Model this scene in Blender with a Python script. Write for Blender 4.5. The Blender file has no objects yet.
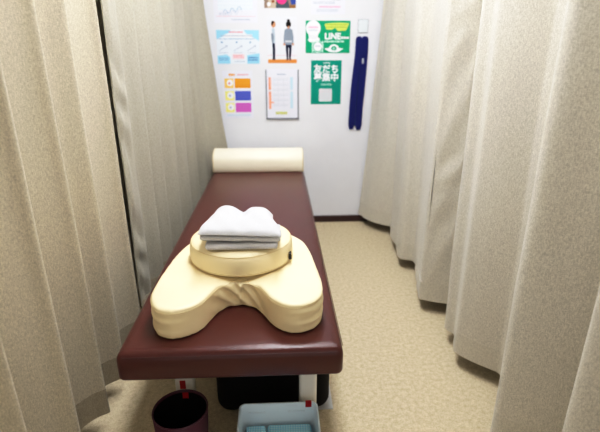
import bpy, bmesh, math, random
from mathutils import Vector, Matrix
from mathutils.geometry import tessellate_polygon
from mathutils.bvhtree import BVHTree
random.seed(7)
PI = math.pi
scene = bpy.context.scene
COL = scene.collection

# ------------------------------------------------------------------ helpers
def lin(c):
    return tuple(((v/255)/12.92 if v/255 <= .04045 else ((v/255+.055)/1.055)**2.4) for v in c)

def material(name, rgb, rough=.6, noise=0, nscale=50, bump=0, bscale=None, spec=.5, sheen=0, detail=3, emit=0, trans=0, coat=0, metal=0):
    m = bpy.data.materials.new(name); m.use_nodes = True
    nt = m.node_tree; b = nt.nodes['Principled BSDF']
    c = lin(rgb)
    b.inputs['Base Color'].default_value = (*c, 1)
    b.inputs['Roughness'].default_value = rough
    b.inputs['Specular IOR Level'].default_value = spec
    b.inputs['Metallic'].default_value = metal
    if sheen: b.inputs['Sheen Weight'].default_value = sheen
    if coat: b.inputs['Coat Weight'].default_value = coat
    if trans: b.inputs['Transmission Weight'].default_value = trans
    if emit:
        b.inputs['Emission Color'].default_value = (*c, 1); b.inputs['Emission Strength'].default_value = emit
    tc = nt.nodes.new('ShaderNodeTexCoord')
    if noise:
        n = nt.nodes.new('ShaderNodeTexNoise'); n.inputs['Scale'].default_value = nscale; n.inputs['Detail'].default_value = detail
        nt.links.new(tc.outputs['Object'], n.inputs['Vector'])
        r = nt.nodes.new('ShaderNodeValToRGB')
        r.color_ramp.elements[0].position = .3; r.color_ramp.elements[1].position = .7
        r.color_ramp.elements[0].color = (*[max(0, v*(1-noise)) for v in c], 1)
        r.color_ramp.elements[1].color = (*[min(1, v*(1+noise)) for v in c], 1)
        nt.links.new(n.outputs['Fac'], r.inputs['Fac']); nt.links.new(r.outputs['Color'], b.inputs['Base Color'])
    if bump:
        n2 = nt.nodes.new('ShaderNodeTexNoise'); n2.inputs['Scale'].default_value = bscale or nscale; n2.inputs['Detail'].default_value = 4
        nt.links.new(tc.outputs['Object'], n2.inputs['Vector'])
        bp = nt.nodes.new('ShaderNodeBump'); bp.inputs['Strength'].default_value = bump; bp.inputs['Distance'].default_value = .004
        nt.links.new(n2.outputs['Fac'], bp.inputs['Height']); nt.links.new(bp.outputs['Normal'], b.inputs['Normal'])
    return m

def woven(name, rgb, amt=.2):
    """plain-weave curtain cloth: two crossed fine noises plus soft mottling"""
    m = bpy.data.materials.new(name); m.use_nodes = True
    nt = m.node_tree; b = nt.nodes['Principled BSDF']; c = lin(rgb)
    b.inputs['Roughness'].default_value = .95; b.inputs['Specular IOR Level'].default_value = .1
    b.inputs['Sheen Weight'].default_value = .15
    tc = nt.nodes.new('ShaderNodeTexCoord')
    outs = []
    for sc in ((160, 160, 700), (420, 420, 110)):
        mp = nt.nodes.new('ShaderNodeMapping'); mp.inputs['Scale'].default_value = sc
        nt.links.new(tc.outputs['Object'], mp.inputs['Vector'])
        n = nt.nodes.new('ShaderNodeTexNoise'); n.inputs['Scale'].default_value = 1; n.inputs['Detail'].default_value = 1
        nt.links.new(mp.outputs['Vector'], n.inputs['Vector']); outs.append(n)
    ad = nt.nodes.new('ShaderNodeMath'); ad.operation = 'ADD'
    nt.links.new(outs[0].outputs['Fac'], ad.inputs[0]); nt.links.new(outs[1].outputs['Fac'], ad.inputs[1])
    r = nt.nodes.new('ShaderNodeMapRange'); r.inputs['From Min'].default_value = .7; r.inputs['From Max'].default_value = 1.3
    nt.links.new(ad.outputs[0], r.inputs['Value'])
    mx = nt.nodes.new('ShaderNodeMix'); mx.data_type = 'RGBA'
    nt.links.new(r.outputs['Result'], mx.inputs['Factor'])
    mx.inputs['A'].default_value = (*[v*(1-amt) for v in c], 1)
    mx.inputs['B'].default_value = (*[min(1, v*(1+amt)) for v in c], 1)
    nt.links.new(mx.outputs['Result'], b.inputs['Base Color'])
    bp = nt.nodes.new('ShaderNodeBump'); bp.inputs['Strength'].default_value = .25; bp.inputs['Distance'].default_value = .001
    nt.links.new(ad.outputs[0], bp.inputs['Height']); nt.links.new(bp.outputs['Normal'], b.inputs['Normal'])
    return m

def props(o, label=None, cat=None, group=None, kind=None):
    if label: o['label'] = label
    if cat: o['category'] = cat
    if group: o['group'] = group
    if kind: o['kind'] = kind
    return o

def empty(name, loc, label, cat, group=None):
    o = bpy.data.objects.new(name, None); COL.objects.link(o); o.location = loc
    o.empty_display_size = .05
    return props(o, label, cat, group)

def link(name, me, mats, parent=None, smooth=False):
    if not isinstance(mats, (list, tuple)): mats = [mats]
    for m in mats: me.materials.append(m)
    if smooth:
        for p in me.polygons: p.use_smooth = True
    o = bpy.data.objects.new(name, me); COL.objects.link(o)
    if parent is not None:
        o.parent = parent
        off = parent.location if parent.parent is None else Vector((0, 0, 0))
        o.matrix_parent_inverse = Matrix.Translation(-off)      # child geometry is given in world metres
    return o

def obj(name, bm, mats, parent=None, smooth=False):
    me = bpy.data.meshes.new(name)
    bmesh.ops.recalc_face_normals(bm, faces=bm.faces)
    bm.to_mesh(me); bm.free()
    return link(name, me, mats, parent, smooth)

def box(bm, x0, x1, y0, y1, z0, z1, mi=0, bevel=0, seg=2):
    t = bmesh.new()
    bmesh.ops.create_cube(t, size=1)
    for v in t.verts:
        v.co = ((x0+x1)/2+v.co.x*(x1-x0), (y0+y1)/2+v.co.y*(y1-y0), (z0+z1)/2+v.co.z*(z1-z0))
    if bevel: bmesh.ops.bevel(t, geom=list(t.edges), offset=bevel, segments=seg, profile=.5, affect='EDGES')
    add(bm, t, mi)

def add(bm, t, mi=0):
    vs = [bm.verts.new(v.co) for v in t.verts]; t.verts.index_update()
    for f in t.faces:
        try:
            nf = bm.faces.new([vs[v.index] for v in f.verts]); nf.material_index = mi; nf.smooth = f.smooth
        except ValueError: pass
    t.free()

def poly(bm, pts, mi=0):
    f = bm.faces.new([bm.verts.new(p) for p in pts]); f.material_index = mi; return f

def lathe(bm, prof, cx, cy, n=48, sx=1, sy=1, mi=0, close=True):
    rings = []
    for r, z in prof:
        if r < 1e-6: rings.append([bm.verts.new((cx, cy, z))])
        else: rings.append([bm.verts.new((cx+r*sx*math.cos(2*PI*k/n), cy+r*sy*math.sin(2*PI*k/n), z)) for k in range(n)])
    for a, b in zip(rings, rings[1:]):
        for k in range(n):
            l = (k+1) % n
            if len(a) == 1: f = [a[0], b[k], b[l]]
            elif len(b) == 1: f = [a[k], a[l], b[0]]
            else: f = [a[k], a[l], b[l], b[k]]
            bm.faces.new(f).material_index = mi

def tube(bm, pts, r, n=6, closed=False, mi=0):
    pts = [Vector(p) for p in pts]; N = len(pts); rings = []
    for i, p in enumerate(pts):
        a = pts[(i-1) % N] if closed or i else pts[0]
        b = pts[(i+1) % N] if closed or i < N-1 else pts[-1]
        t = (b-a).normalized()
        u = t.cross(Vector((0, 0, 1)))
        if u.length < 1e-3: u = t.cross(Vector((1, 0, 0)))
        u.normalize(); w = u.cross(t)
        rings.append([bm.verts.new(p+r*(math.cos(2*PI*k/n)*u+math.sin(2*PI*k/n)*w)) for k in range(n)])
    for i in range(N if closed else N-1):
        a, b = rings[i], rings[(i+1) % N]
        for k in range(n): bm.faces.new((a[k], a[(k+1) % n], b[(k+1) % n], b[k])).material_index = mi
    if not closed:
        bm.faces.new(rings[0]).material_index = mi; bm.faces.new(list(reversed(rings[-1]))).material_index = mi

def catmull(P, sub, closed=False):
    out = []; n = len(P)
    for i in range(n if closed else n-1):
        g = (lambda k: P[k % n]) if closed else (lambda k: P[min(max(k, 0), n-1)])
        p0, p1, p2, p3 = g(i-1), g(i), g(i+1), g(i+2)
        for s in range(sub):
            t = s/sub
            out.append(tuple(.5*(2*b+(c-a)*t+(2*a-5*b+4*c-d)*t*t+(3*b-a-3*c+d)*t**3) for a, b, c, d in zip(p0, p1, p2, p3)))
    if not closed: out.append(tuple(P[-1]))
    return out

def remeshed(bm, voxel, iters, fac=.5):
    """voxel-remesh and relax a closed solid into a soft upholstered form; returns mesh data"""
    me = bpy.data.meshes.new('soft'); bmesh.ops.recalc_face_normals(bm, faces=bm.faces); bm.to_mesh(me); bm.free()
    o = bpy.data.objects.new('soft', me); COL.objects.link(o)
    r = o.modifiers.new('r', 'REMESH'); r.mode = 'VOXEL'; r.voxel_size = voxel
    s = o.modifiers.new('s', 'SMOOTH'); s.iterations = iters; s.factor = fac
    dg = bpy.context.evaluated_depsgraph_get()
    out = bpy.data.meshes.new_from_object(o.evaluated_get(dg))
    bpy.data.objects.remove(o); bpy.data.meshes.remove(me)
    out.materials.clear()
    return out

def text_into(bm, body, x, z, size, y, mi, align='CENTER', bold=0.0):
    """flat lettering facing -Y, printed at plane y; (x,z) is the baseline anchor"""
    cu = bpy.data.curves.new('lettering', 'FONT'); cu.body = body; cu.size = size; cu.align_x = align
    cu.offset = bold; cu.resolution_u = 3
    o = bpy.data.objects.new('lettering', cu); COL.objects.link(o)
    dg = bpy.context.evaluated_depsgraph_get()
    me = bpy.data.meshes.new_from_object(o.evaluated_get(dg))
    bpy.data.objects.remove(o); bpy.data.curves.remove(cu)
    t = bmesh.new(); t.from_mesh(me); bpy.data.meshes.remove(me)
    for v in t.verts: v.co = (x+v.co.x, y, z+v.co.y)
    for f in t.faces:
        f.normal_update()
        if f.normal.y > 0: f.normal_flip()
    add(bm, t, mi)

# ------------------------------------------------------------------ materials
M = {}
M['wall'] = material('wall_paint', (231, 232, 238), .9, noise=.015, nscale=8, bump=.05, bscale=300)
M['ceiling'] = material('ceiling_board', (240, 239, 235), .95, noise=.02, nscale=30)
M['side_wall'] = material('side_wall_paint', (228, 224, 214), .9, noise=.02, nscale=8)
M['skirting'] = material('dark_brown_skirting', (66, 42, 38), .5, noise=.1, nscale=20)
M['cloth'] = woven('curtain_weave', (206, 201, 190), .2)
M['hem'] = woven('curtain_hem_weave', (203, 198, 186), .17)
M['cloth_left'] = woven('curtain_weave_warm', (200, 191, 172), .2)
M['cloth_far'] = woven('curtain_weave_shaded', (176, 171, 157), .17)  # far-left curtain: shade where little light reaches, put into the cloth colour
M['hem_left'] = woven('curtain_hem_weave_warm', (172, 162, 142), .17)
M['brown'] = material('brown_vinyl', (84, 40, 36), .28, noise=.06, nscale=6, bump=.12, bscale=260, spec=.5)
M['brown_side'] = material('brown_vinyl_edge', (76, 36, 33), .35, noise=.06, nscale=6, bump=.12, bscale=260)
M['cream'] = material('cream_vinyl', (243, 227, 188), .42, noise=.03, nscale=7, bump=.10, bscale=45, spec=.4)
M['cream_seam'] = material('cream_piping', (226, 207, 164), .5, noise=.03, nscale=40)
M['cream_pale'] = material('pale_cream_vinyl', (244, 236, 214), .42, noise=.03, nscale=7, bump=.06, bscale=60, spec=.4)
M['towel'] = material('white_terry', (216, 216, 220), .97, noise=.09, nscale=500, bump=.8, bscale=420, spec=.1, sheen=.3)
M['towel_edge'] = material('white_terry_stitching', (205, 200, 198), .97, noise=.1, nscale=300, spec=.1)
M['black'] = material('black_cloth', (14, 13, 14), .7, noise=.2, nscale=80, spec=.25)
M['black_plastic'] = material('black_plastic', (18, 17, 18), .4, noise=.1, nscale=30)
M['white_steel'] = material('white_painted_steel', (228, 224, 216), .4, noise=.02, nscale=20)
M['grey_plate'] = material('pale_grey_plate', (205, 204, 203), .5, noise=.04, nscale=30)
M['red'] = material('red_tape', (176, 12, 24), .5, noise=.04, nscale=60)
M['bin'] = material('maroon_plastic', (78, 30, 46), .3, noise=.06, nscale=20, spec=.5)
M['bin_in'] = material('dark_bin_liner', (13, 9, 11), .8, noise=.15, nscale=20, spec=.1)
M['box'] = material('pale_blue_plastic', (240, 248, 253), .45, noise=.02, nscale=15)
M['box_mark'] = material('raised_white_marks', (240, 246, 250), .45, noise=.01, nscale=15)
M['navy'] = material('navy_webbing', (5, 18, 100), .8, noise=.15, nscale=180, bump=.3, bscale=400)
M['navy_in'] = material('blue_grey_webbing', (38, 58, 100), .8, noise=.1, nscale=180)
M['steel'] = material('buckle_metal', (200, 204, 212), .3, noise=.05, nscale=30, metal=.7)
M['grey_frame'] = material('grey_frame_metal', (128, 130, 138), .45, noise=.05, nscale=60)
M['switch'] = material('switch_plastic', (226, 234, 240), .4, noise=.01, nscale=30)
M['rail'] = material('rail_aluminium', (214, 212, 206), .35, noise=.03, nscale=30, metal=.4)
M['lamp'] = material('lamp_diffuser', (246, 249, 255), .6, emit=26)
M['lamp_body'] = material('lamp_housing', (236, 236, 234), .5, noise=.01, nscale=20)

def carpet():
    m = bpy.data.materials.new('beige_carpet'); m.use_nodes = True
    nt = m.node_tree; b = nt.nodes['Principled BSDF']
    b.inputs['Roughness'].default_value = .95; b.inputs['Specular IOR Level'].default_value = .1
    tc = nt.nodes.new('ShaderNodeTexCoord')
    n1 = nt.nodes.new('ShaderNodeTexNoise'); n1.inputs['Scale'].default_value = 210; n1.inputs['Detail'].default_value = 3
    n2 = nt.nodes.new('ShaderNodeTexNoise'); n2.inputs['Scale'].default_value = 60; n2.inputs['Detail'].default_value = 4
    for n in (n1, n2): nt.links.new(tc.outputs['Object'], n.inputs['Vector'])
    mx = nt.nodes.new('ShaderNodeMath'); mx.operation = 'MULTIPLY_ADD'; mx.inputs[1].default_value = .55
    nt.links.new(n1.outputs['Fac'], mx.inputs[0])
    m2 = nt.nodes.new('ShaderNodeMath'); m2.operation = 'MULTIPLY'; m2.inputs[1].default_value = .45
    nt.links.new(n2.outputs['Fac'], m2.inputs[0]); nt.links.new(m2.outputs[0], mx.inputs[2])
    r = nt.nodes.new('ShaderNodeValToRGB')
    r.color_ramp.elements[0].position = .36; r.color_ramp.elements[1].position = .64
    r.color_ramp.elements[0].color = (*lin((188, 172, 142)), 1); r.color_ramp.elements[1].color = (*lin((222, 208, 180)), 1)
    nt.links.new(mx.outputs[0], r.inputs['Fac']); nt.links.new(r.outputs['Color'], b.inputs['Base Color'])
    bp = nt.nodes.new('ShaderNodeBump'); bp.inputs['Strength'].default_value = .75; bp.inputs['Distance'].default_value = .003
    nt.links.new(n1.outputs['Fac'], bp.inputs['Height']); nt.links.new(bp.outputs['Normal'], b.inputs['Normal'])
    return m
M['carpet'] = carpet()

def waffle():
    m = bpy.data.materials.new('light_blue_waffle_cloth'); m.use_nodes = True
    nt = m.node_tree; b = nt.nodes['Principled BSDF']; b.inputs['Roughness'].default_value = .9
    tc = nt.nodes.new('ShaderNodeTexCoord')
    mp = nt.nodes.new('ShaderNodeMapping'); mp.inputs['Rotation'].default_value = (0, 0, PI/4)
    nt.links.new(tc.outputs['Object'], mp.inputs['Vector'])
    ck = nt.nodes.new('ShaderNodeTexChecker'); ck.inputs['Scale'].default_value = 180
    ck.inputs['Color1'].default_value = (*lin((165, 226, 246)), 1); ck.inputs['Color2'].default_value = (*lin((208, 243, 252)), 1)
    nt.links.new(mp.outputs['Vector'], ck.inputs['Vector']); nt.links.new(ck.outputs['Color'], b.inputs['Base Color'])
    return m
M['waffle'] = waffle()

INK = {}
def ink(name, rgb):
    if name not in INK: INK[name] = material('print_'+name, rgb, .75, noise=.01, nscale=20, spec=.2)
    return INK[name]

# ------------------------------------------------------------------ the setting
WY = 3.34
def struct(name, bm, m): return props(obj(name, bm, m), kind='structure')
bm = bmesh.new(); box(bm, -1.5, 1.6, -1.6, WY+.1, -.08, 0); struct('floor', bm, M['carpet'])
bm = bmesh.new(); box(bm, -1.5, 1.6, WY, WY+.1, 0, 2.4); struct('wall_back', bm, M['wall'])
bm = bmesh.new(); box(bm, -1.6, -1.5, -1.6, WY+.1, -.08, 2.4); struct('wall_left', bm, M['side_wall'])
bm = bmesh.new(); box(bm, 1.6, 1.7, -1.6, WY+.1, -.08, 2.4); struct('wall_right', bm, M['side_wall'])
bm = bmesh.new(); box(bm, -1.6, 1.7, -1.6, WY+.1, 2.4, 2.5); struct('ceiling', bm, M['ceiling'])
bm = bmesh.new(); box(bm, -1.5, 1.6, WY-.012, WY, 0, .05, bevel=.003); struct('baseboard_back', bm, M['skirting'])

# ceiling lamps
def lamp(x, y, label):
    t = empty('ceiling_lamp', (x, y, 2.4), label, 'lamp', 'ceiling lamps over the treatment bay')
    b = bmesh.new(); box(b, x-.17, x+.17, y-.42, y+.42, 2.36, 2.4, bevel=.006); obj('housing', b, M['lamp_body'], t)
    b = bmesh.new(); box(b, x-.15, x+.15, y-.4, y+.4, 2.345, 2.36, bevel=.004); obj('diffuser', b, M['lamp'], t)
lamp(.05, 1.30, 'long white ceiling lamp above the horseshoe cushion')
lamp(.05, 2.25, 'long white ceiling lamp above the far half of the massage bed')

# ------------------------------------------------------------------ curtains
def sheet(bm, bot, top, za, zb, zB, zT, th, rows, fold=1.0, wrinkle=0.0, ph=0, crumple=0):
    """double-sided cloth strip between heights za..zb of a curtain that spans zB..zT"""
    n = len(bot); grid = []
    def pt(i, z):
        t = (z-zB)/(zT-zB); s = t**.8
        x = bot[i][0]*(1-s)+top[i][0]*s; y = bot[i][1]*(1-s)+top[i][1]*s
        if wrinkle:
            y += wrinkle*.5*math.sin(z*5+i*.05+ph); x += wrinkle*.9*math.sin(i*.62+ph+1.5*math.sin(i*.13))+ wrinkle*math.sin(z*7.3+i*.11+ph)*math.sin(z*2.1+i*.037)
        if crumple:
            e = math.sin(PI*min(1, max(0, i/(n-1))))
            x += crumple*e*math.sin(z*27+2.2*math.sin(z*9+ph)+i*.22); y += crumple*.6*e*math.sin(z*19+i*.3+ph)
        return x, y
    for r in range(rows+1):
        z = za+(zb-za)*r/rows; row = [pt(i, z) for i in range(n)]; fr = []; bk = []
        for i in range(n):
            a = row[max(i-1, 0)]; b = row[min(i+1, n-1)]
            dx, dy = b[0]-a[0], b[1]-a[1]; l = math.hypot(dx, dy) or 1
            nx, ny = -dy/l, dx/l
            fr.append(bm.verts.new((row[i][0]+nx*th/2, row[i][1]+ny*th/2, z)))
            bk.append(bm.verts.new((row[i][0]-nx*th/2, row[i][1]-ny*th/2, z)))
        grid.append((fr, bk))
    def q(*v): f = bm.faces.new(v); f.smooth = True; return f
    def rim(*v):
        for e in q(*v).edges: e.smooth = False
    for (f0, b0), (f1, b1) in zip(grid, grid[1:]):
        for i in range(n-1):
            q(f0[i], f0[i+1], f1[i+1], f1[i]); q(b0[i+1], b0[i], b1[i], b1[i+1])
        rim(b0[0], f0[0], f1[0], b1[0]); rim(f0[-1], b0[-1], b1[-1], f1[-1])
    for (f, b), s in ((grid[0], 1), (grid[-1], -1)):
        for i in range(n-1):
            v = (b[i], b[i+1], f[i+1], f[i]); rim(*(v if s > 0 else v[::-1]))

def curtain(label, bot, top, zB, zT, hem_h, sub, m, mh, wr, ph, side=None, railz=2.262):
    cx = sum(p[0] for p in top)/len(top); cy = sum(p[1] for p in top)/len(top)
    t = empty('curtain', (cx, cy, zB), label, 'curtain', 'beige curtains around the massage bed')
    B = catmull(bot, sub); T = catmull(top, sub)
    b = bmesh.new(); k0 = side-1 if side else 0; sheet(b, B[k0:], T[k0:], zB+hem_h, zT, zB, zT, .0025, 40, wrinkle=wr, ph=ph); obj('panel', b, m, t)
    b = bmesh.new(); sheet(b, B, T, zB, zB+hem_h, zB, zT, .0036, 6, wrinkle=wr, ph=ph); obj('hem', b, mh, t)
    if side:
        k = side
        b = bmesh.new(); sheet(b, B[:k], T[:k], zB+hem_h, zT, zB, zT, .006, 130, wrinkle=wr, ph=ph, crumple=.006); obj('side_hem', b, mh if side > 99 else m, t)
    rx = .71 if cx > 0 else -.64; step = max(1, len(T)//14)
    for i in range(step//2, len(T), step):
        b = bmesh.new(); x, y = T[i][0], T[i][1]
        tube(b, [(x, y, zT-.03), (x, y, zT+.01), (rx, y, zT+.03), (rx, y, railz-.002)], .003, 5); obj('hook', b, M['white_steel'], t)
    return t

zB, zT = .07, 2.2
# right curtain: (x, y) of the hem from the far end towards the camera
RB = [(.615, 3.32), (.629, 3.30), (.640, 3.24), (.677, 3.145), (.74, 3.07), (.805, 3.02), (.815, 2.97), (.775, 2.88), (.757, 2.80), (.758, 2.70), (.742, 2.60), (.728, 2.52),
      (.745, 2.475), (.795, 2.45), (.805, 2.41), (.785, 2.33), (.762, 2.24), (.735, 2.12), (.712, 2.02), (.72, 1.99), (.766, 1.968), (.825, 1.945), (.85, 1.94)]
RT = [(.705+(x-.75)*.8 + (.16 if y > 3.2 else .11 if y > 3.1 else .06 if y > 2.9 else .035), y) for x, y in RB]
curtain('far beige curtain on the right whose crumpled side hem ends beside the nearer curtain', RB[::-1], RT[::-1], zB, zT, .10, 8, M['cloth'], M['hem'], .0022, 0, side=26)
QB = [(.885, 1.99), (.875, 1.90), (.83, 1.83), (.775, 1.785), (.749, 1.751), (.752, 1.72), (.769, 1.675), (.752, 1.63), (.731, 1.58), (.738, 1.54), (.771, 1.498), (.83, 1.44), (.852, 1.41), (.845, 1.36),
      (.80, 1.29), (.74, 1.20), (.69, 1.14), (.685, 1.115), (.715, 1.085), (.79, 1.04), (.845, .995), (.84, .955), (.77, .90), (.715, .86), (.70, .835), (.73, .80), (.81, .75), (.84, .71),
      (.80, .65), (.74, .59), (.72, .56), (.77, .51), (.84, .46), (.82, .40), (.75, .33), (.72, .28), (.76, .23), (.83, .18)]
QT = [(.735+(x-.75)*.8, y) for x, y in QB]
curtain('near beige curtain on the right with soft broad folds in the foreground', QB, QT, zB, zT, .10, 7, M['cloth'], M['hem'], .002, 4)
# left near curtain, shingled pleats with crisp crests
LB = [(-.66, .12)]
for c in (.30, .47, .65, .86, 1.085, 1.287, 1.473, 1.715):
    d = LB[-1][1]; g = c-d
    LB += [(-.705, d+.012), (-.730, d+.035), (-.70, d+g*.40), (-.665, d+g*.72), (-.636, c-.022), (-.611, c-.006), (-.609, c+.004), (-.640, c+.011)]
LB += [(-.652, 1.745), (-.660, 1.79), (-.684, 1.85), (-.692, 1.92), (-.70, 2.0), (-.71, 2.08), (-.70, 2.16)]
LT = [(-.66+(x+.66)*.8, y) for x, y in LB]
curtain('near beige curtain on the left with sharp vertical pleats, hanging in front of its neighbour', LB, LT, zB, zT, .10, 4, M['cloth_left'], M['hem_left'], .0012, 1)
# left far curtain, from its crumpled side hem to the back wall
FB = [(-.648, 1.87), (-.640, 1.90), (-.632, 1.95), (-.640, 2.0), (-.672, 2.03), (-.665, 2.08), (-.628, 2.13), (-.618, 2.17), (-.66, 2.21), (-.668, 2.26), (-.622, 2.32), (-.606, 2.37), (-.65, 2.42), (-.655, 2.47),
      (-.605, 2.54), (-.585, 2.59), (-.635, 2.64), (-.635, 2.69), (-.58, 2.76), (-.565, 2.81), (-.62, 2.86), (-.615, 2.91), (-.56, 2.98), (-.545, 3.02), (-.60, 3.08), (-.585, 3.13), (-.49, 3.16), (-.46, 3.225), (-.36, 3.255), (-.285, 3.26)]
FT = [(-.63+(x+.63)*.85 if y < 2.3 else -.635+(x+.635)*.72 if y < 3.1 else -.60+(x+.55)*.25, y) for x, y in FB]
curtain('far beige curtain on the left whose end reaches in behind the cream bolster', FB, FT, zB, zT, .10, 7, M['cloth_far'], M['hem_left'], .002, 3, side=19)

for x, lab in ((.71, 'white curtain rail along the right side above the aisle'), (-.64, 'white curtain rail along the left side above the bed')):
    t = empty('curtain_rail', (x, 1.7, 2.25), lab, 'rail', 'curtain rails under the ceiling')
    b = bmesh.new(); box(b, x-.012, x+.012, .05, WY-.01, 2.262, 2.285, bevel=.003); obj('track', b, M['rail'], t)
    for y in (.3, 1.3, 2.3, 3.2):
        b = bmesh.new(); box(b, x-.008, x+.008, y-.02, y+.02, 2.283, 2.4, bevel=.002); obj('bracket', b, M['rail'], t)

# ------------------------------------------------------------------ massage bed
BX0, BX1, BY0, BY1 = -.447, .170, 1.022, 3.20
bcx = (BX0+BX1)/2
bed = empty('massage_bed', (bcx, (BY0+BY1)/2, 0), 'long brown vinyl massage bed on white steel legs', 'bed')
def padded():
    b = bmesh.new()
    # closed solid with a rounded plan and rounded top edge
    ring = []
    R = .02
    for cx, cy, a0 in ((BX1-R, BY1-R, 0), (BX0+R, BY1-R, 90), (BX0+R, BY0+R, 180), (BX1-R, BY0+R, 270)):
        for k in range(7):
            a = math.radians(a0+90*k/6); ring.append((cx+R*math.cos(a), cy+R*math.sin(a), math.cos(a), math.sin(a)))
    prof = [(.010, .412), (.003, .414), (0, .420), (0, .472), (.002, .482), (.006, .490), (.012, .4955), (.020, .4985), (.032, .5), (.06, .5)]
    rows = []
    for ins, z in prof:
        row = []
        for x, y, nx, ny in ring:
            px = min(max(x, BX0+ins), BX1-ins) if ins > R else x-nx*ins
            py = min(max(y, BY0+ins), BY1-ins) if ins > R else y-ny*ins
            row.append(b.verts.new((px, py, z)))
        rows.append(row)
    n = len(ring)
    for r0, r1 in zip(rows, rows[1:]):
        for k in range(n): b.faces.new((r0[k], r0[(k+1) % n], r1[(k+1) % n], r1[k])).smooth = True
    b.faces.new(rows[-1]).smooth = True
    b.faces.new(rows[0][::-1])
    return b
obj('mattress', padded(), M['brown'], bed)
b = bmesh.new(); tube(b, [(BX0+.02, BY0+.002, .487), (BX1-.02, BY0+.002, .487)], .0012, 6)
tube(b, [(BX1-.001, BY0+.03, .487), (BX1-.001, BY1-.03, .487)], .0012, 6); obj('seam', b, M['brown_side'], bed)
b = bmesh.new()
box(b, BX0+.07, BX1-.06, 1.19, 1.235, .36, .413, bevel=.004); box(b, BX0+.07, BX1-.06, 2.985, 3.03, .36, .413, bevel=.004)
box(b, BX0+.07, BX0+.115, 1.236, 2.984, .36, .413, bevel=.004); box(b, BX1-.105, BX1-.06, 1.236, 2.984, .36, .413, bevel=.004)
obj('frame', b, M['white_steel'], bed)
for lx in (bcx-.176, bcx+.222):
    for ly in (1.215, 3.0):
        b = bmesh.new(); box(b, lx-.029, lx+.029, ly-.025, ly+.025, 0, .36, bevel=.010, seg=3); lg = obj('leg', b, M['white_steel'], bed)
        b = bmesh.new(); box(b, lx-.031, lx+.031, ly-.027, ly+.027, 0, .02, bevel=.003); obj('foot_cap', b, M['black_plastic'], lg)
        if ly < 2 and lx < bcx:
            b = bmesh.new(); box(b, lx-.012, lx+.006, ly-.0262, ly-.0252, .240, .272); o = obj('tape', b, M['red'], lg); o['label'] = 'small red tape mark on the white leg'

# black box on a plate under the bed
t = empty('storage_box', (-.035, 1.55, 0), 'black rounded box on a pale plate tucked under the massage bed', 'box')
b = bmesh.new(); box(b, -.240, .174, 1.315, 1.82, .005, .34, bevel=.05, seg=6); obj('body', b, M['black'], t, True)
b = bmesh.new(); box(b, -.230, .164, 1.33, 1.81, .335, .356, bevel=.01, seg=3); obj('lid', b, M['black'], t, True)
b = bmesh.new(); box(b, .06, .188, 1.335, 1.50, 0, .005, bevel=.001); o = obj('base_plate', b, M['grey_plate'], t); o['label'] = 'pale grey plate'

# ------------------------------------------------------------------ bolster at the far end
t = empty('bolster', (bcx, 3.05, .5), 'cream half-round vinyl bolster across the far end of the massage bed', 'pillow')
prof = []
y0, y1, zb = 2.965, 3.19, .501
prof = [(y0+.004, zb), (y0, zb+.006), (y0-.003, zb+.04), (y0, zb+.07)]
for k in range(1, 14):
    a = PI - PI*k/14
    prof.append((y0+.113+.113*math.cos(a), zb+.07+.07*math.sin(a)))
prof += [(y1, zb+.07), (y1+.003, zb+.04), (y1, zb+.006), (y1-.004, zb)]
b = bmesh.new(); L0, L1 = BX0+.004, BX1-.002; rings = []
pc = (y0+.113, zb+.06)
for x, s in ((L0, .93), (L0+.004, .975), (L0+.012, 1), (L1-.012, 1), (L1-.004, .975), (L1, .93)):
    rings.append([b.verts.new((x, pc[0]+(y-pc[0])*s, zb+(z-zb)*s)) for y, z in prof])
for r0, r1 in zip(rings, rings[1:]):
    for k in range(len(prof)): b.faces.new((r0[k], r0[(k+1) % len(prof)], r1[(k+1) % len(prof)], r1[k])).smooth = True
b.faces.new(rings[0]); b.faces.new(rings[-1][::-1])
obj('cover', b, M['cream_pale'], t)
for x in (L0+.007, L1-.007):
    b = bmesh.new(); tube(b, [(x, pc[0]+(y-pc[0])*.995, zb+(z-zb)*.995) for y, z in prof], .0022, 6); obj('piping', b, M['cream_seam'], t, True)

# ------------------------------------------------------------------ horseshoe cushion
CX = -.130
U = [(0, 1.665), (.14, 1.64), (.208, 1.565), (.234, 1.47), (.247, 1.35), (.256, 1.24), (.252, 1.165), (.226, 1.115), (.18, 1.092), (.138, 1.102), (.102, 1.14),
     (.078, 1.188), (.05, 1.230), (0, 1.252), (-.05, 1.230), (-.075, 1.18), (-.097, 1.125), (-.132, 1.092), (-.175, 1.08), (-.218, 1.102), (-.244, 1.16),
     (-.249, 1.23), (-.242, 1.35), (-.226, 1.47), (-.195, 1.565), (-.13, 1.64)]
UO = [(CX+x, y) for x, y in catmull(U, 6, True)]
zU0, zU1 = .5, .594
b = bmesh.new()
lo = [b.verts.new((x, y, zU0)) for x, y in UO]; hi = [b.verts.new((x, y, zU1)) for x, y in UO]; n = len(UO)
for f in tessellate_polygon([[Vector((x, y, 0)) for x, y in UO]]):
    b.faces.new([hi[i] for i in f]); b.faces.new([lo[i] for i in reversed(f)])
for k in range(n): b.faces.new((lo[k], lo[(k+1) % n], hi[(k+1) % n], hi[k]))
me = remeshed(b, .0050, 10)
zmin = min(v.co.z for v in me.vertices); zmax = max(v.co.z for v in me.vertices)
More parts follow.
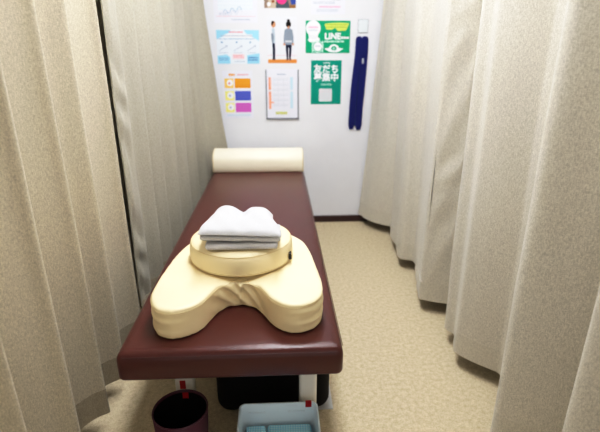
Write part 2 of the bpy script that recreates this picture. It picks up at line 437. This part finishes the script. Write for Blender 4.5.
for v in me.vertices:
    x, y, z = v.co.x-CX, v.co.y, zU0+.0015+(v.co.z-zmin)/(zmax-zmin)*(zU1-zU0)
    k = (z-zU0)/(zU1-zU0)
    # gathered vinyl radiating from the notch
    dx, dy = x-.005, y-1.255
    r = math.hypot(dx, dy); a = math.atan2(dx, -dy)
    g = math.exp(-((r-.02)/.055)**2)
    gd = math.exp(-((x-.0)/.10)**2-((y-1.235)/.06)**2)
    w = math.sin(a*5.2+1.1+k*1.8+r*20)*.008*g*(.25+.75*min(1, k*1.4)) + math.sin((x+(z-zU0)*.75)*150)*.0085*gd*math.sin(PI*min(1, max(0, k)))**.5
    z += -.018*math.exp(-(dx/.06)**2-((y-1.262)/.045)**2)*max(0, k-.2)
    yy = y + w*.9
    # long soft creases round the outer walls of the lobes
    side = max(0, min(1, (abs(x)-.10)/.12))*max(0, min(1, (1.42-y)/.2))
    cr = (math.sin(k*17+x*9+y*6)*.0022+math.sin(k*31-x*14)*.001)*side*(1 if .08 < k < .9 else 0)
    ox, oy = x, y-1.25; l = math.hypot(ox, oy) or 1
    x += ox/l*cr; yy += oy/l*cr
    # crown of the lobes
    v.co = (CX+x, yy, z)
t = empty('face_cushion', (CX, 1.35, .5), 'large cream horseshoe-shaped vinyl cushion lying on the near end of the massage bed', 'cushion')
bt = bmesh.new(); bt.from_mesh(me)
tree = BVHTree.FromBMesh(bt); bt.free()
link('cover', me, M['cream'], t, True)
def contour(zz, off=0):
    pts = []
    for k in range(0, len(UO)):
        a = Vector(UO[k-1]); c = Vector(UO[(k+1) % len(UO)]); tg = (c-a).normalized(); nr = Vector((tg.y, -tg.x))
        p = Vector(UO[k]); 
        best = None
        for sgn in (1, -1):
            o = Vector((p.x+nr.x*.05*sgn, p.y+nr.y*.05*sgn, zz))
            h = tree.ray_cast(o, Vector((-nr.x*sgn, -nr.y*sgn, 0)), .1)
            if h[0] is not None and (best is None or (h[0].xy-p).length < (best.xy-p).length): best = h[0]
        if best is not None: pts.append(best)
    return pts
for zz in (.506, .583):
    P = contour(zz)
    if len(P) > 20:
        b = bmesh.new(); tube(b, P, .0013, 5, True); obj('piping', b, M['cream_seam'], t, True)

# ------------------------------------------------------------------ round cushion
RX, RY, RR = -.131, 1.430, .173
zr0 = .5965
t = empty('round_cushion', (RX, RY, zr0), 'round cream vinyl cushion stacked on the horseshoe cushion', 'cushion')
prof = [(0, zr0), (RR-.012, zr0), (RR-.004, zr0+.003), (RR, zr0+.01), (RR+.001, zr0+.035), (RR-.001, zr0+.055), (RR-.006, zr0+.066), (RR-.016, zr0+.073), (RR-.035, zr0+.077), (RR*.5, zr0+.080), (0, zr0+.081)]
pr = catmull(prof[1:], 3)
b = bmesh.new(); lathe(b, [prof[0]]+pr, RX, RY, 72, 1, 1.0); obj('cover', b, M['cream'], t, True)
for zz, rr in ((zr0+.009, RR+.0005), (zr0+.066, RR-.005)):
    b = bmesh.new(); tube(b, [(RX+rr*math.cos(2*PI*k/72), RY+rr*math.sin(2*PI*k/72), zz) for k in range(72)], .0013, 6, True); obj('piping', b, M['cream_seam'], t, True)
b = bmesh.new(); a = math.radians(-22); px, py = RX+(RR+.003)*math.cos(a), RY+(RR+.003)*math.sin(a)
box(b, px-.004, px+.005, py-.011, py+.011, zr0+.014, zr0+.036, bevel=.002); o = obj('zip_pull', b, M['black_plastic'], t); o['label'] = 'small black zip pull'

# ------------------------------------------------------------------ folded towel
TX, TY, TZ = -.125, 1.30, zr0+.0815
t = empty('folded_towel', (TX, 1.39, TZ), 'folded white terry towel with two humps lying on the round cushion', 'towel')
def soft_box(bm, x0, x1, y0, y1, z0, z1, tiltx=0, r=.008):
    tmp = bmesh.new(); box(tmp, x0, x1, y0, y1, z0, z1, bevel=r, seg=4)
    bmesh.ops.subdivide_edges(tmp, edges=[e for e in tmp.edges if e.calc_length() > .06], cuts=8, use_grid_fill=True)
    for v in tmp.verts:
        v.co.z += (v.co.x-(x0+x1)/2)*tiltx + .0012*math.sin(v.co.x*70+v.co.y*40)
        v.co.y += .002*math.sin(v.co.x*45)
    add(bm, tmp)
b = bmesh.new(); soft_box(b, TX-.108, TX+.118, TY-.012, TY+.13, TZ+.001, TZ+.019, 0); obj('lower_fold', b, M['towel'], t, True)
b = bmesh.new()
for k in range(44):
    x = TX-.10+.212*k/43
    box(b, x-.0018, x+.0018, TY-.0145, TY-.0105, TZ+.0025, TZ+.007, bevel=.0008)
obj('stitched_edge', b, M['towel_edge'], t)
b = bmesh.new(); soft_box(b, TX-.124, TX+.127, TY-.006, TY+.12, TZ+.0245, TZ+.041, -.04); obj('middle_fold', b, M['towel'], t, True)
# top layer with the two rolled humps
b = bmesh.new(); NU, NV = 60, 40; g = []
def ss(a, c, x): q = min(1, max(0, (x-a)/(c-a))); return q*q*(3-2*q)
for j in range(NV+1):
    v = j/NV; row = []
    for i in range(NU+1):
        u = i/NU*2-1
        tap = 1-.22*ss(.15, .8, v)
        x = TX+.002+u*.128*tap; y = TY-.014+.20*v
        e = (max(0, 1-abs(u)**7))**.5*(max(0, 1-abs(2*v-1)**9))**.5
        zl = TZ+.060-.006*u
        hump = .025*max(0, 1-abs(u)**3.2)**.6-.036*ss(.2, .7, v)*math.exp(-abs((u+.02)/.20)**1.6)
        z = zl-.011+e*(.018+hump*(ss(-.15, .68, v)-ss(-.15, .68, 0))*(1-.45*ss(.85, 1, v)))+e*.0012*math.sin(x*90+y*60)
        row.append((x, y, z, zl-.011))
    g.append(row)
top = [[b.verts.new(p[:3]) for p in r] for r in g]
botv = [[b.verts.new((p[0], p[1], p[3]-.0005)) for p in r] for r in g]
for j in range(NV):
    for i in range(NU):
        b.faces.new((top[j][i], top[j][i+1], top[j+1][i+1], top[j+1][i])).smooth = True
        b.faces.new((botv[j][i], botv[j+1][i], botv[j+1][i+1], botv[j][i+1])).smooth = True
for i in range(NU):
    b.faces.new((top[0][i], botv[0][i], botv[0][i+1], top[0][i+1])); b.faces.new((top[NV][i], top[NV][i+1], botv[NV][i+1], botv[NV][i]))
for j in range(NV):
    b.faces.new((top[j][0], top[j+1][0], botv[j+1][0], botv[j][0])); b.faces.new((top[j][NU], botv[j][NU], botv[j+1][NU], top[j+1][NU]))
obj('top_fold', b, M['towel'], t, True)

# ------------------------------------------------------------------ waste bin
NX, NY, NZ = -.297, 1.058, .28
t = empty('waste_bin', (NX, NY, 0), 'dark maroon round waste bin on the carpet under the bed edge', 'bin')
b = bmesh.new(); lathe(b, [(0, .002), (.062, .0), (.064, .003), (.079, NZ), (.0765, NZ), (.0615, .006), (0, .006)], NX, NY, 48); obj('shell', b, M['bin'], t, True)
b = bmesh.new(); lathe(b, [(0, .008), (.0605, .008), (.0755, NZ-.006), (.0748, NZ-.006), (.0595, .010), (0, .010)], NX, NY, 48); o = obj('liner', b, M['bin_in'], t, True)
b = bmesh.new(); tube(b, [(NX+.0778*math.cos(2*PI*k/48), NY+.0778*math.sin(2*PI*k/48), NZ+.001) for k in range(48)], .0022, 8, True); obj('rim', b, M['bin'], t, True)
b = bmesh.new(); rows = []
for z in (NZ-.026, NZ-.005):
    rr = .0745-(NZ-z)*.055
    rows.append([b.verts.new((NX+rr*math.cos(math.radians(a)), NY+rr*math.sin(math.radians(a)), z)) for a in (83, 87, 91, 95, 97)])
for k in range(4): b.faces.new((rows[0][k], rows[0][k+1], rows[1][k+1], rows[1][k]))
o = obj('tape', b, M['red'], t); o['label'] = 'small red tape mark inside the rim'

# ------------------------------------------------------------------ pale blue box with cloths
KX0, KX1, KY0, KY1, KZ = -.136, .110, .83, 1.158, .20
t = empty('storage_basket', ((KX0+KX1)/2, (KY0+KY1)/2, 0), 'pale blue open plastic box on the carpet in front of the right bed leg', 'box')
b = bmesh.new(); R = .018; W_ = .003
def rr(ins, z, tp):
    out = []
    x0, x1, y0, y1 = KX0+tp+ins, KX1-tp-ins, KY0+tp+ins, KY1-tp-ins; r = R-ins if ins < R else .002
    for cx, cy, a0 in ((x1-r, y1-r, 0), (x0+r, y1-r, 90), (x0+r, y0+r, 180), (x1-r, y0+r, 270)):
        for k in range(6):
            a = math.radians(a0+18*k); out.append(b.verts.new((cx+r*math.cos(a), cy+r*math.sin(a), z)))
    return out
rings = [rr(0, 0, .012), rr(0, KZ-.008, .001), rr(-.0015, KZ-.007, 0), rr(-.0015, KZ, 0), rr(W_, KZ, 0), rr(W_, .005, .012)]
n = len(rings[0])
for r0, r1 in zip(rings, rings[1:]):
    for k in range(n): b.faces.new((r0[k], r0[(k+1) % n], r1[(k+1) % n], r1[k]))
b.faces.new(rings[0][::-1]); b.faces.new(rings[-1]); obj('body', b, M['box'], t)
for cx in (-.082, .045):       # small raised moulded characters on the inner wall, on a thin raised strip
    b = bmesh.new(); yb = KY1-.0045-(KZ-.168)*.06
    for k, (dx, w, h) in enumerate(((-.024, .008, .007), (-.010, .003, .006), (-.004, .004, .006), (.003, .004, .006), (.009, .003, .006), (.015, .004, .006), (.023, .006, .007))):
        box(b, cx+dx-w/2, cx+dx+w/2, yb-.0012, yb+.0004, .168-h/2, .168+h/2)
    obj('moulded_mark', b, M['box_mark'], t)
b = bmesh.new(); box(b, .073, .092, KY1-.005, KY1+.0045, KZ+.0005, KZ+.0015); box(b, .073, .092, KY1-.0052, KY1-.0040, KZ-.017, KZ+.001)
o = obj('tape', b, M['red'], t); o['label'] = 'small red tape mark over the rim'
def cloth(x0, x1, y0, y1, z0, z1, label):
    t = empty('folded_cloth', ((x0+x1)/2, (y0+y1)/2, z0), label, 'cloth', 'light blue cloths in the plastic box')
    for k, (a, c) in enumerate(((z0, z0+(z1-z0)*.48), (z0+(z1-z0)*.5, z1))):
        b = bmesh.new(); box(b, x0, x1, y0+.002*k, y1, a, c, bevel=.010, seg=4)
        obj('fold', b, M['waffle'], t, True)
cloth(-.118, -.053, .86, 1.135, .006, .136, 'narrow light blue checked cloth standing left in the pale blue box')
cloth(-.050, .090, .86, 1.135, .006, .138, 'wide light blue checked cloth filling the right side of the pale blue box')

# ------------------------------------------------------------------ notices on the back wall
PY = WY-.0016        # paper face
def sheet_paper(bm, x0, x1, z0, z1, mi=0): box(bm, x0, x1, PY, WY+.0005, z0, z1, mi)
LAY = [0]
class Page:
    def __init__(s, x0, x1, z0, z1, paper):
        s.b = bmesh.new(); s.m = [ink(*paper)]; s.x0, s.x1, s.z0, s.z1 = x0, x1, z0, z1; s.k = 0
        sheet_paper(s.b, x0, x1, z0, z1)
    def mi(s, c):
        m = ink(*c)
        if m not in s.m: s.m.append(m)
        return s.m.index(m)
    def y(s): s.k += 1; return PY-.0002-.00002*s.k
    def P(s, u, v): return s.x0+u*(s.x1-s.x0), s.z1-v*(s.z1-s.z0)      # u right, v down, 0..1
    def rect(s, u0, v0, u1, v1, c):
        y = s.y(); a = s.P(u0, v0); d = s.P(u1, v1)
        poly(s.b, [(a[0], y, d[1]), (d[0], y, d[1]), (d[0], y, a[1]), (a[0], y, a[1])], s.mi(c))
    def blob(s, pts, c):
        y = s.y(); q = [s.P(*p) for p in pts]
        ar = sum(q[i-1][0]*q[i][1]-q[i][0]*q[i-1][1] for i in range(len(q)))
        if ar < 0: q.reverse()
        poly(s.b, [(x, y, z) for x, z in q], s.mi(c))
    def disc(s, u, v, r, c, n=28, sq=1, r0=0):
        y = s.y(); cx, cz = s.P(u, v); m = s.mi(c)
        ring = lambda q: [(cx+q*math.cos(2*PI*k/n), y, cz+q*sq*math.sin(2*PI*k/n)) for k in range(n)]
        if not r0: poly(s.b, ring(r), m)
        else:
            A = [s.b.verts.new(p) for p in ring(r)]; B = [s.b.verts.new(p) for p in ring(r0)]
            for k in range(n): s.b.faces.new((A[k], A[(k+1) % n], B[(k+1) % n], B[k])).material_index = m
    def stroke(s, pts, w, c):
        q = [Vector(s.P(*p)) for p in pts]; y = s.y(); m = s.mi(c)
        for a, d in zip(q, q[1:]):
            t = (d-a); nrm = Vector((-t.y, t.x)).normalized()*w/2
            poly(s.b, [(a.x-nrm.x, y, a.y-nrm.y), (d.x-nrm.x, y, d.y-nrm.y), (d.x+nrm.x, y, d.y+nrm.y), (a.x+nrm.x, y, a.y+nrm.y)], m)
    def lines(s, u0, u1, v0, v1, n, c, gap=.5, seed=1):
        rnd = random.Random(seed); h = (v1-v0)/n
        for k in range(n):
            u = u0
            while u < u1-.01:
                w = rnd.uniform(.02, .06); s.rect(u, v0+k*h, min(u1, u+w), v0+k*h+h*gap, c); u += w+.012
    def text(s, body, u, v, size, c, align='CENTER', bold=0):
        x, z = s.P(u, v); text_into(s.b, body, x, z, size, s.y(), s.mi(c), align, bold)
    def done(s, name, label, cat, group='notices pinned on the back wall'):
        me = bpy.data.meshes.new(name); s.b.normal_update()
        for f in s.b.faces:
            if len(f.verts) and abs(f.normal.y) > .9 and f.calc_center_median().y < PY-.0001 and f.normal.y > 0: f.normal_flip()
        s.b.to_mesh(me); s.b.free()
        return props(link(name, me, s.m), label, cat, group)
WHITE = ('white', (244, 245, 250)); LAV = ('lavender_white', (233, 234, 246)); PALE = ('pale_blue_white', (232, 240, 250))
SKY = ('sky_blue', (160, 216, 244)); GREYB = ('grey_blue', (176, 186, 206)); RED = ('soft_red', (232, 150, 160)); INKB = ('blue_ink', (120, 160, 200))
ORANGE = ('orange', (240, 160, 48)); BLUE = ('violet_blue', (92, 104, 200)); PINK = ('pink', (214, 112, 200)); YEL = ('pale_yellow', (246, 240, 150))
GREEN = ('green', (22, 160, 120)); TEAL = ('teal_green', (16, 150, 132)); LIME = ('lime', (206, 224, 112)); MINT = ('mint', (196, 234, 220))
NAVY = ('dark_navy', (34, 38, 62)); SKIN = ('skin', (206, 150, 116)); GRSH = ('grey_shirt', (142, 152, 166)); HAIR = ('dark_hair', (30, 24, 26))
WOOD = ('orange_floor', (226, 146, 80)); LGREY = ('light_grey', (206, 208, 216)); MAG = ('hot_pink', (238, 74, 140)); TAUPE = ('taupe', (150, 130, 116)); MBLUE = ('mid_blue', (62, 84, 160))
SALMON = ('salmon', (246, 168, 140)); GOLD = ('olive_yellow', (206, 210, 110)); PBLUE = ('powder_blue', (196, 222, 240))

# chart with waves, upper left
p = Page(-.420, -.128, 1.448, 1.655, LAV)
p.rect(.10, .10, .90, .62, PALE)
for k in range(5): p.rect(.10, .14+k*.11, .90, .145+k*.11, PBLUE)
p.stroke([(.05, .80), (.95, .80)], .002, RED)
pts = [(.22+.42*k/40, .68-.07*math.sin(k/40*PI*5.2)-.12*k/40) for k in range(41)]
p.stroke(pts, .003, INKB); p.stroke([(a+.02, v+.07) for a, v in pts], .002, GREYB)
p.lines(.40, .82, .88, .95, 1, GREYB, .5, 3); p.lines(.12, .3, .70, .78, 2, GREYB, .4, 5); p.lines(.2, .75, .03, .08, 1, RED, .7, 6)
p.done('notice', 'pale lavender notice with a wavy line chart, topmost left on the white wall', 'notice')
# blue cloud leaflet
p = Page(-.412, -.121, 1.186, 1.404, PALE)
for bl in ([(0, 0), (.34, 0), (.30, .08), (.22, .12), (.14, .20), (0, .26)], [(.64, 0), (1, 0), (1, .32), (.86, .22), (.72, .14)],
           [(0, .76), (.22, .72), (.30, .80), (.30, 1), (0, 1)], [(.70, .74), (1, .68), (1, 1), (.70, 1)]): p.blob(bl, SKY)
p.rect(.18, .13, .84, .22, WHITE); p.lines(.30, .62, .04, .10, 1, RED, .7, 2); p.lines(.10, .84, .15, .21, 1, GREYB, .6, 4); p.lines(.02, .9, .25, .29, 1, INKB, .5, 8)
for u in (.15, .50, .82):
    p.stroke([(u-.11, .62), (u+.09, .46)], .004, GREYB); p.stroke([(u+.05, .46), (u+.10, .455), (u+.08, .52)], .003, GREYB); p.disc(u-.03, .36, .006, INKB)
    p.lines(u-.1, u+.1, .66, .70, 1, GREYB, .5, int(u*90))
p.rect(.36, .71, .64, .86, ('blush', (246, 216, 220))); p.lines(.38, .62, .74, .84, 2, RED, .5, 9)
p.lines(.04, .26, .82, .92, 2, INKB, .5, 11); p.lines(.73, .96, .80, .94, 2, MBLUE, .4, 12); p.lines(.40, .66, .92, .97, 1, GREYB, .5, 13)
p.done('notice', 'pale blue leaflet with three slanting arrows above the leaflet with coloured bars', 'notice')
# three colour bars leaflet
p = Page(-.386, -.176, .812, 1.140, LAV)
p.lines(.22, .42, .06, .12, 1, ORANGE, .8, 2); p.lines(.5, .86, .07, .11, 1, RED, .6, 3)
for (v, c, d) in ((.16, ORANGE, ORANGE), (.42, BLUE, YEL), (.67, PINK, YEL)):
    p.rect(.40, v, .93, v+.20, c); p.rect(.06, v, .36, v+.20, YEL if v > .2 else ('pale_orange', (248, 206, 120)))
    p.disc(.24, v+.09, .022, WHITE); p.disc(.22, v+.10, .008, RED if v < .2 else GREYB); p.lines(.46, .88, v+.04, v+.17, 3, ('soft_'+c[0], tuple(int(q*.82+36) for q in c[1])), .4, int(v*100))
p.lines(.1, .9, .92, .97, 1, PBLUE, .5, 14)
p.done('notice', 'white leaflet with orange, blue and pink bars, lowest left on the white wall', 'notice')
# partly seen colour photograph, top centre
p = Page(-.081, .133, 1.541, 1.70, TAUPE)
p.blob([(.1, .9), (.2, .35), (.36, .2), (.44, .7), (.4, 1), (.1, 1)], ('sand', (196, 180, 160)))
p.blob([(.36, 1), (.38, .70), (.50, .56), (.66, .60), (.76, .72), (.80, 1)], ('slate', (86, 96, 104)))
p.disc(.55, .62, .036, MAG); p.blob([(.80, .62), (1, .55), (1, .84), (.86, .86)], MBLUE); p.rect(.8, .88, 1, 1, ('bronze', (150, 110, 70)))
p.disc(.15, .85, .012, WHITE); p.disc(.28, .74, .010, ('rust', (150, 90, 60)))
p.done('photo_print', 'colour photograph with a pink patch, top centre of the white wall', 'photo')
# posture photograph
p = Page(-.063, .139, 1.190, 1.490, ('studio_white', (232, 234, 242)))
p.rect(0, .92, 1, 1, WOOD); p.rect(0, .905, 1, .922, ('pale_step', (244, 214, 196)))
p.stroke([(0, .83), (1, .835)], .0022, RED); p.stroke([(.44, .1), (.45, .9)], .001, LGREY); p.stroke([(.9, .1), (.9, .9)], .001, LGREY)
# person seen from the side
p.blob([(.15, .55), (.245, .55), (.26, .72), (.245, .90), (.28, .925), (.14, .93), (.165, .90), (.165, .72)], NAVY)
p.blob([(.145, .26), (.20, .225), (.245, .27), (.26, .40), (.25, .565), (.14, .565), (.125, .48), (.145, .38)], ('pale_shirt', (186, 200, 214)))
p.blob([(.12, .36), (.18, .34), (.22, .44), (.20, .55), (.155, .56), (.12, .46)], GRSH)
p.disc(.205, .165, .016, SKIN, sq=1.3); p.blob([(.13, .12), (.17, .09), (.23, .10), (.235, .13), (.20, .14), (.18, .19), (.14, .18)], HAIR); p.rect(.17, .19, .22, .235, SKIN)
# person seen from behind
p.blob([(.60, .54), (.83, .54), (.815, .74), (.785, .90), (.80, .935), (.73, .935), (.725, .66), (.705, .66), (.70, .935), (.63, .935), (.645, .90), (.62, .74)], NAVY)
p.blob([(.58, .28), (.67, .245), (.76, .245), (.85, .28), (.885, .42), (.885, .57), (.83, .60), (.60, .60), (.545, .57), (.55, .42)], GRSH)
p.rect(.60, .51, .83, .545, LGREY); p.disc(.715, .165, .018, HAIR, sq=1.25); p.disc(.715, .085, .010, HAIR); p.rect(.685, .20, .745, .255, SKIN)
p.disc(.565, .59, .008, SKIN); p.disc(.868, .59, .008, SKIN)
p.done('photo_print', 'posture photograph of two standing people in grey shirts, centre of the white wall', 'photo')
# top right flyer
p = Page(.235, .467, 1.503, 1.66, LAV)
p.rect(.62, .30, .88, .42, NAVY); p.rect(.05, .1, .5, .35, PBLUE); p.lines(.05, .7, .50, .60, 2, GREYB, .5, 4); p.lines(.24, .86, .66, .74, 1, ('rose', (238, 176, 206)), .9, 5); p.lines(.16, .8, .80, .92, 2, GREYB, .4, 6)
p.done('notice', 'white flyer with a dark blue corner, top right above the green landscape poster', 'notice')
# green landscape poster
p = Page(.199, .508, 1.256, 1.465, GREEN)
p.disc(.17, .235, .050, WHITE); p.blob([(.06, .40), (.28, .40), (.27, .50), (.32, .56), (.30, .66), (.10, .66), (.05, .60), (.08, .52)], WHITE)
p.lines(.06, .28, .17, .24, 1, ('rose', (238, 176, 206)), .9, 3); p.lines(.07, .28, .28, .33, 1, GREYB, .6, 3); p.lines(.10, .26, .46, .58, 2, LGREY, .4, 9)
p.disc(.275, .80, .040, MINT, r0=.034); p.disc(.275, .80, .029, WHITE); p.lines(.22, .33, .76, .82, 1, GREYB, .8, 4)
for q in (.155, .385): p.rect(q-.012, .62, q+.012, .98, MINT)
p.blob([(.42, .10), (.56, .07), (.80, .06), (.97, .08), (.93, .22), (.90, .30), (.72, .32), (.66, .22), (.58, .28), (.46, .27)], LIME)
p.lines(.46, .92, .11, .26, 2, ('olive', (150, 176, 70)), .35, 7)
p.text('LINE', .425, .565, .056, WHITE, 'LEFT', .0018); p.lines(.80, .97, .49, .565, 1, WHITE, .9, 5)
p.lines(.42, .86, .61, .68, 1, MINT, .8, 8)
p.disc(.64, .85, .034, WHITE, r0=.020, sq=.75); p.blob([(.42, .86), (.52, .84), (.60, .93), (.60, .98), (.52, .95)], WHITE); p.blob([(.86, .86), (.76, .84), (.68, .93), (.68, .98), (.76, .95)], WHITE); p.disc(.64, .86, .006, MINT)
p.done('poster', 'green landscape poster with a white circle and large LINE lettering', 'poster')
# green portrait poster
p = Page(.238, .455, .908, 1.209, TEAL)
p.lines(.40, .62, .05, .075, 1, WHITE, .8, 3)
p.text('友だち', .5, .265, .060, WHITE, 'CENTER', .0018); p.text('募集中', .5, .455, .060, WHITE, 'CENTER', .0018)
p.lines(.34, .68, .525, .575, 2, MINT, .6, 4)
u0, v0, u1, v1 = .27, .64, .70, .94
p.blob([(u0+.03, v0), (u1-.03, v0), (u1, v0+.02), (u1, v1-.02), (u1-.03, v1), (u0+.03, v1), (u0, v1-.02), (u0, v0+.02)], ('card_white', (214, 216, 222)))
p.done('poster', 'teal portrait poster with bold white lettering and a pale square', 'poster')

# clear holder with a printed sheet
t = empty('document_holder', (.034, WY, .803), 'grey-edged document holder with a printed sheet, lowest in the centre of the white wall', 'holder', 'notices pinned on the back wall')
X0, X1, Z0, Z1 = -.080, .147, .806, 1.146
b = bmesh.new()
for x in (X0, X1): box(b, x-.004, x+.004, WY-.012, WY-.0005, Z0, Z1, bevel=.0012)
box(b, X0-.004, X1+.004, WY-.012, WY-.0005, Z0-.004, Z0+.006, bevel=.0012); o = obj('frame', b, M['grey_frame'], t)
p = Page(X0+.004, X1-.004, Z0+.006, Z1+.004, LAV)
p.lines(.34, .62, .09, .13, 1, GREYB, .7, 3)
p.rect(.055, .16, .14, .42, SALMON); p.rect(.055, .45, .14, .81, SALMON); p.rect(.14, .66, .22, .69, SALMON)
p.rect(.76, .16, .85, .42, PBLUE); p.rect(.76, .45, .85, .80, PBLUE)
for k in range(6): p.rect(.18, .18+k*.105, .72, .184+k*.105, LGREY); p.lines(.2, .7, .20+k*.105, .24+k*.105, 1, ('faint_grey', (218, 222, 234)), .7, k+20)
for u in (.36, .54): p.rect(u, .18, u+.006, .80, LGREY)
p.lines(.28, .66, .87, .93, 1, GOLD, .9, 5)
p.b.normal_update()
for f in p.b.faces:
    if abs(f.normal.y) > .9 and f.calc_center_median().y < PY-.0001 and f.normal.y > 0: f.normal_flip()
me = bpy.data.meshes.new('printed_sheet'); p.b.to_mesh(me); p.b.free()
o = link('printed_sheet', me, p.m, t)

# wall switch
t = empty('wall_switch', (.595, WY, 1.43), 'small pale wall switch plate with grey edge above the navy strap', 'switch')
b = bmesh.new(); box(b, .560, .630, WY-.006, WY, 1.388, 1.474, bevel=.002); obj('plate', b, M['grey_frame'], t)
b = bmesh.new(); box(b, .5625, .6275, WY-.009, WY-.004, 1.3905, 1.4715, bevel=.002); obj('rocker', b, M['switch'], t)

# navy strap
t = empty('strap', (.59, WY, 1.365), 'long navy strap folded double and hanging on the white wall below the switch', 'strap')
def band(pts, w, y0, y1, name, m, par):
    b = bmesh.new(); C = catmull(pts, 8); F = []; Bk = []
    n = len(C)
    for i, (x, z) in enumerate(C):
        s = i/(n-1); e = w/2*min(1, .55+.45*min(1, min(s, 1-s)*n/3))
        F.append([b.verts.new((x-e, y0, z)), b.verts.new((x+e, y0, z))]); Bk.append([b.verts.new((x-e, y1, z)), b.verts.new((x+e, y1, z))])
    for i in range(n-1):
        b.faces.new((F[i][0], F[i][1], F[i+1][1], F[i+1][0])); b.faces.new((Bk[i][1], Bk[i][0], Bk[i+1][0], Bk[i+1][1]))
        b.faces.new((F[i][0], F[i+1][0], Bk[i+1][0], Bk[i][0])); b.faces.new((F[i+1][1], F[i][1], Bk[i][1], Bk[i+1][1]))
    for q in (0, n-1): b.faces.new((F[q][0], F[q][1], Bk[q][1], Bk[q][0]))
    return obj(name, b, m, par)
band([(.570, 1.365), (.569, 1.30), (.566, 1.22), (.556, 1.12), (.547, 1.0), (.541, .86), (.537, .728)], .045, WY-.014, WY-.005, 'strap_tail', M['navy'], t)
band([(.612, 1.365), (.612, 1.30), (.610, 1.22), (.606, 1.12), (.600, 1.0), (.592, .86), (.590, .722)], .047, WY-.012, WY-.003, 'strap_tail', M['navy'], t)
band([(.590, 1.345), (.588, 1.2), (.580, 1.1), (.574, 1.0), (.567, .86), (.565, .75)], .016, WY-.006, WY-.001, 'inner_fold', M['navy_in'], t)
b = bmesh.new(); box(b, .595, .609, WY-.019, WY-.0125, 1.185, 1.222, bevel=.005, seg=3); obj('buckle', b, M['steel'], t, True)

# ------------------------------------------------------------------ light, camera
w = bpy.data.worlds.new('room_light'); scene.world = w; w.use_nodes = True
bg = w.node_tree.nodes['Background']; bg.inputs['Color'].default_value = (1, .99, .97, 1); bg.inputs['Strength'].default_value = .75

cam = bpy.data.cameras.new('camera'); co = bpy.data.objects.new('camera', cam); COL.objects.link(co); scene.camera = co
cam.sensor_fit = 'HORIZONTAL'; cam.sensor_width = 36; cam.lens = 36*451/600; cam.clip_start = .02
co.location = (0, 0, 1.25)
co.rotation_euler = (math.radians(90-19.76), 0, -math.radians(2.75))
cam.dof.use_dof = True; cam.dof.focus_distance = 1.45; cam.dof.aperture_fstop = 2.4
scene.view_settings.view_transform = 'Standard'
scene.view_settings.look = 'None'
scene.view_settings.exposure = 0.0
vs = scene.view_settings
vs.use_curve_mapping = True
cm = vs.curve_mapping; cv = cm.curves[3]
cv.points[0].location = (0, 0); cv.points[-1].location = (1, 1)
for p_ in ((.05, .034), (.18, .165), (.45, .52), (.75, .85)): cv.points.new(*p_)
cm.update()
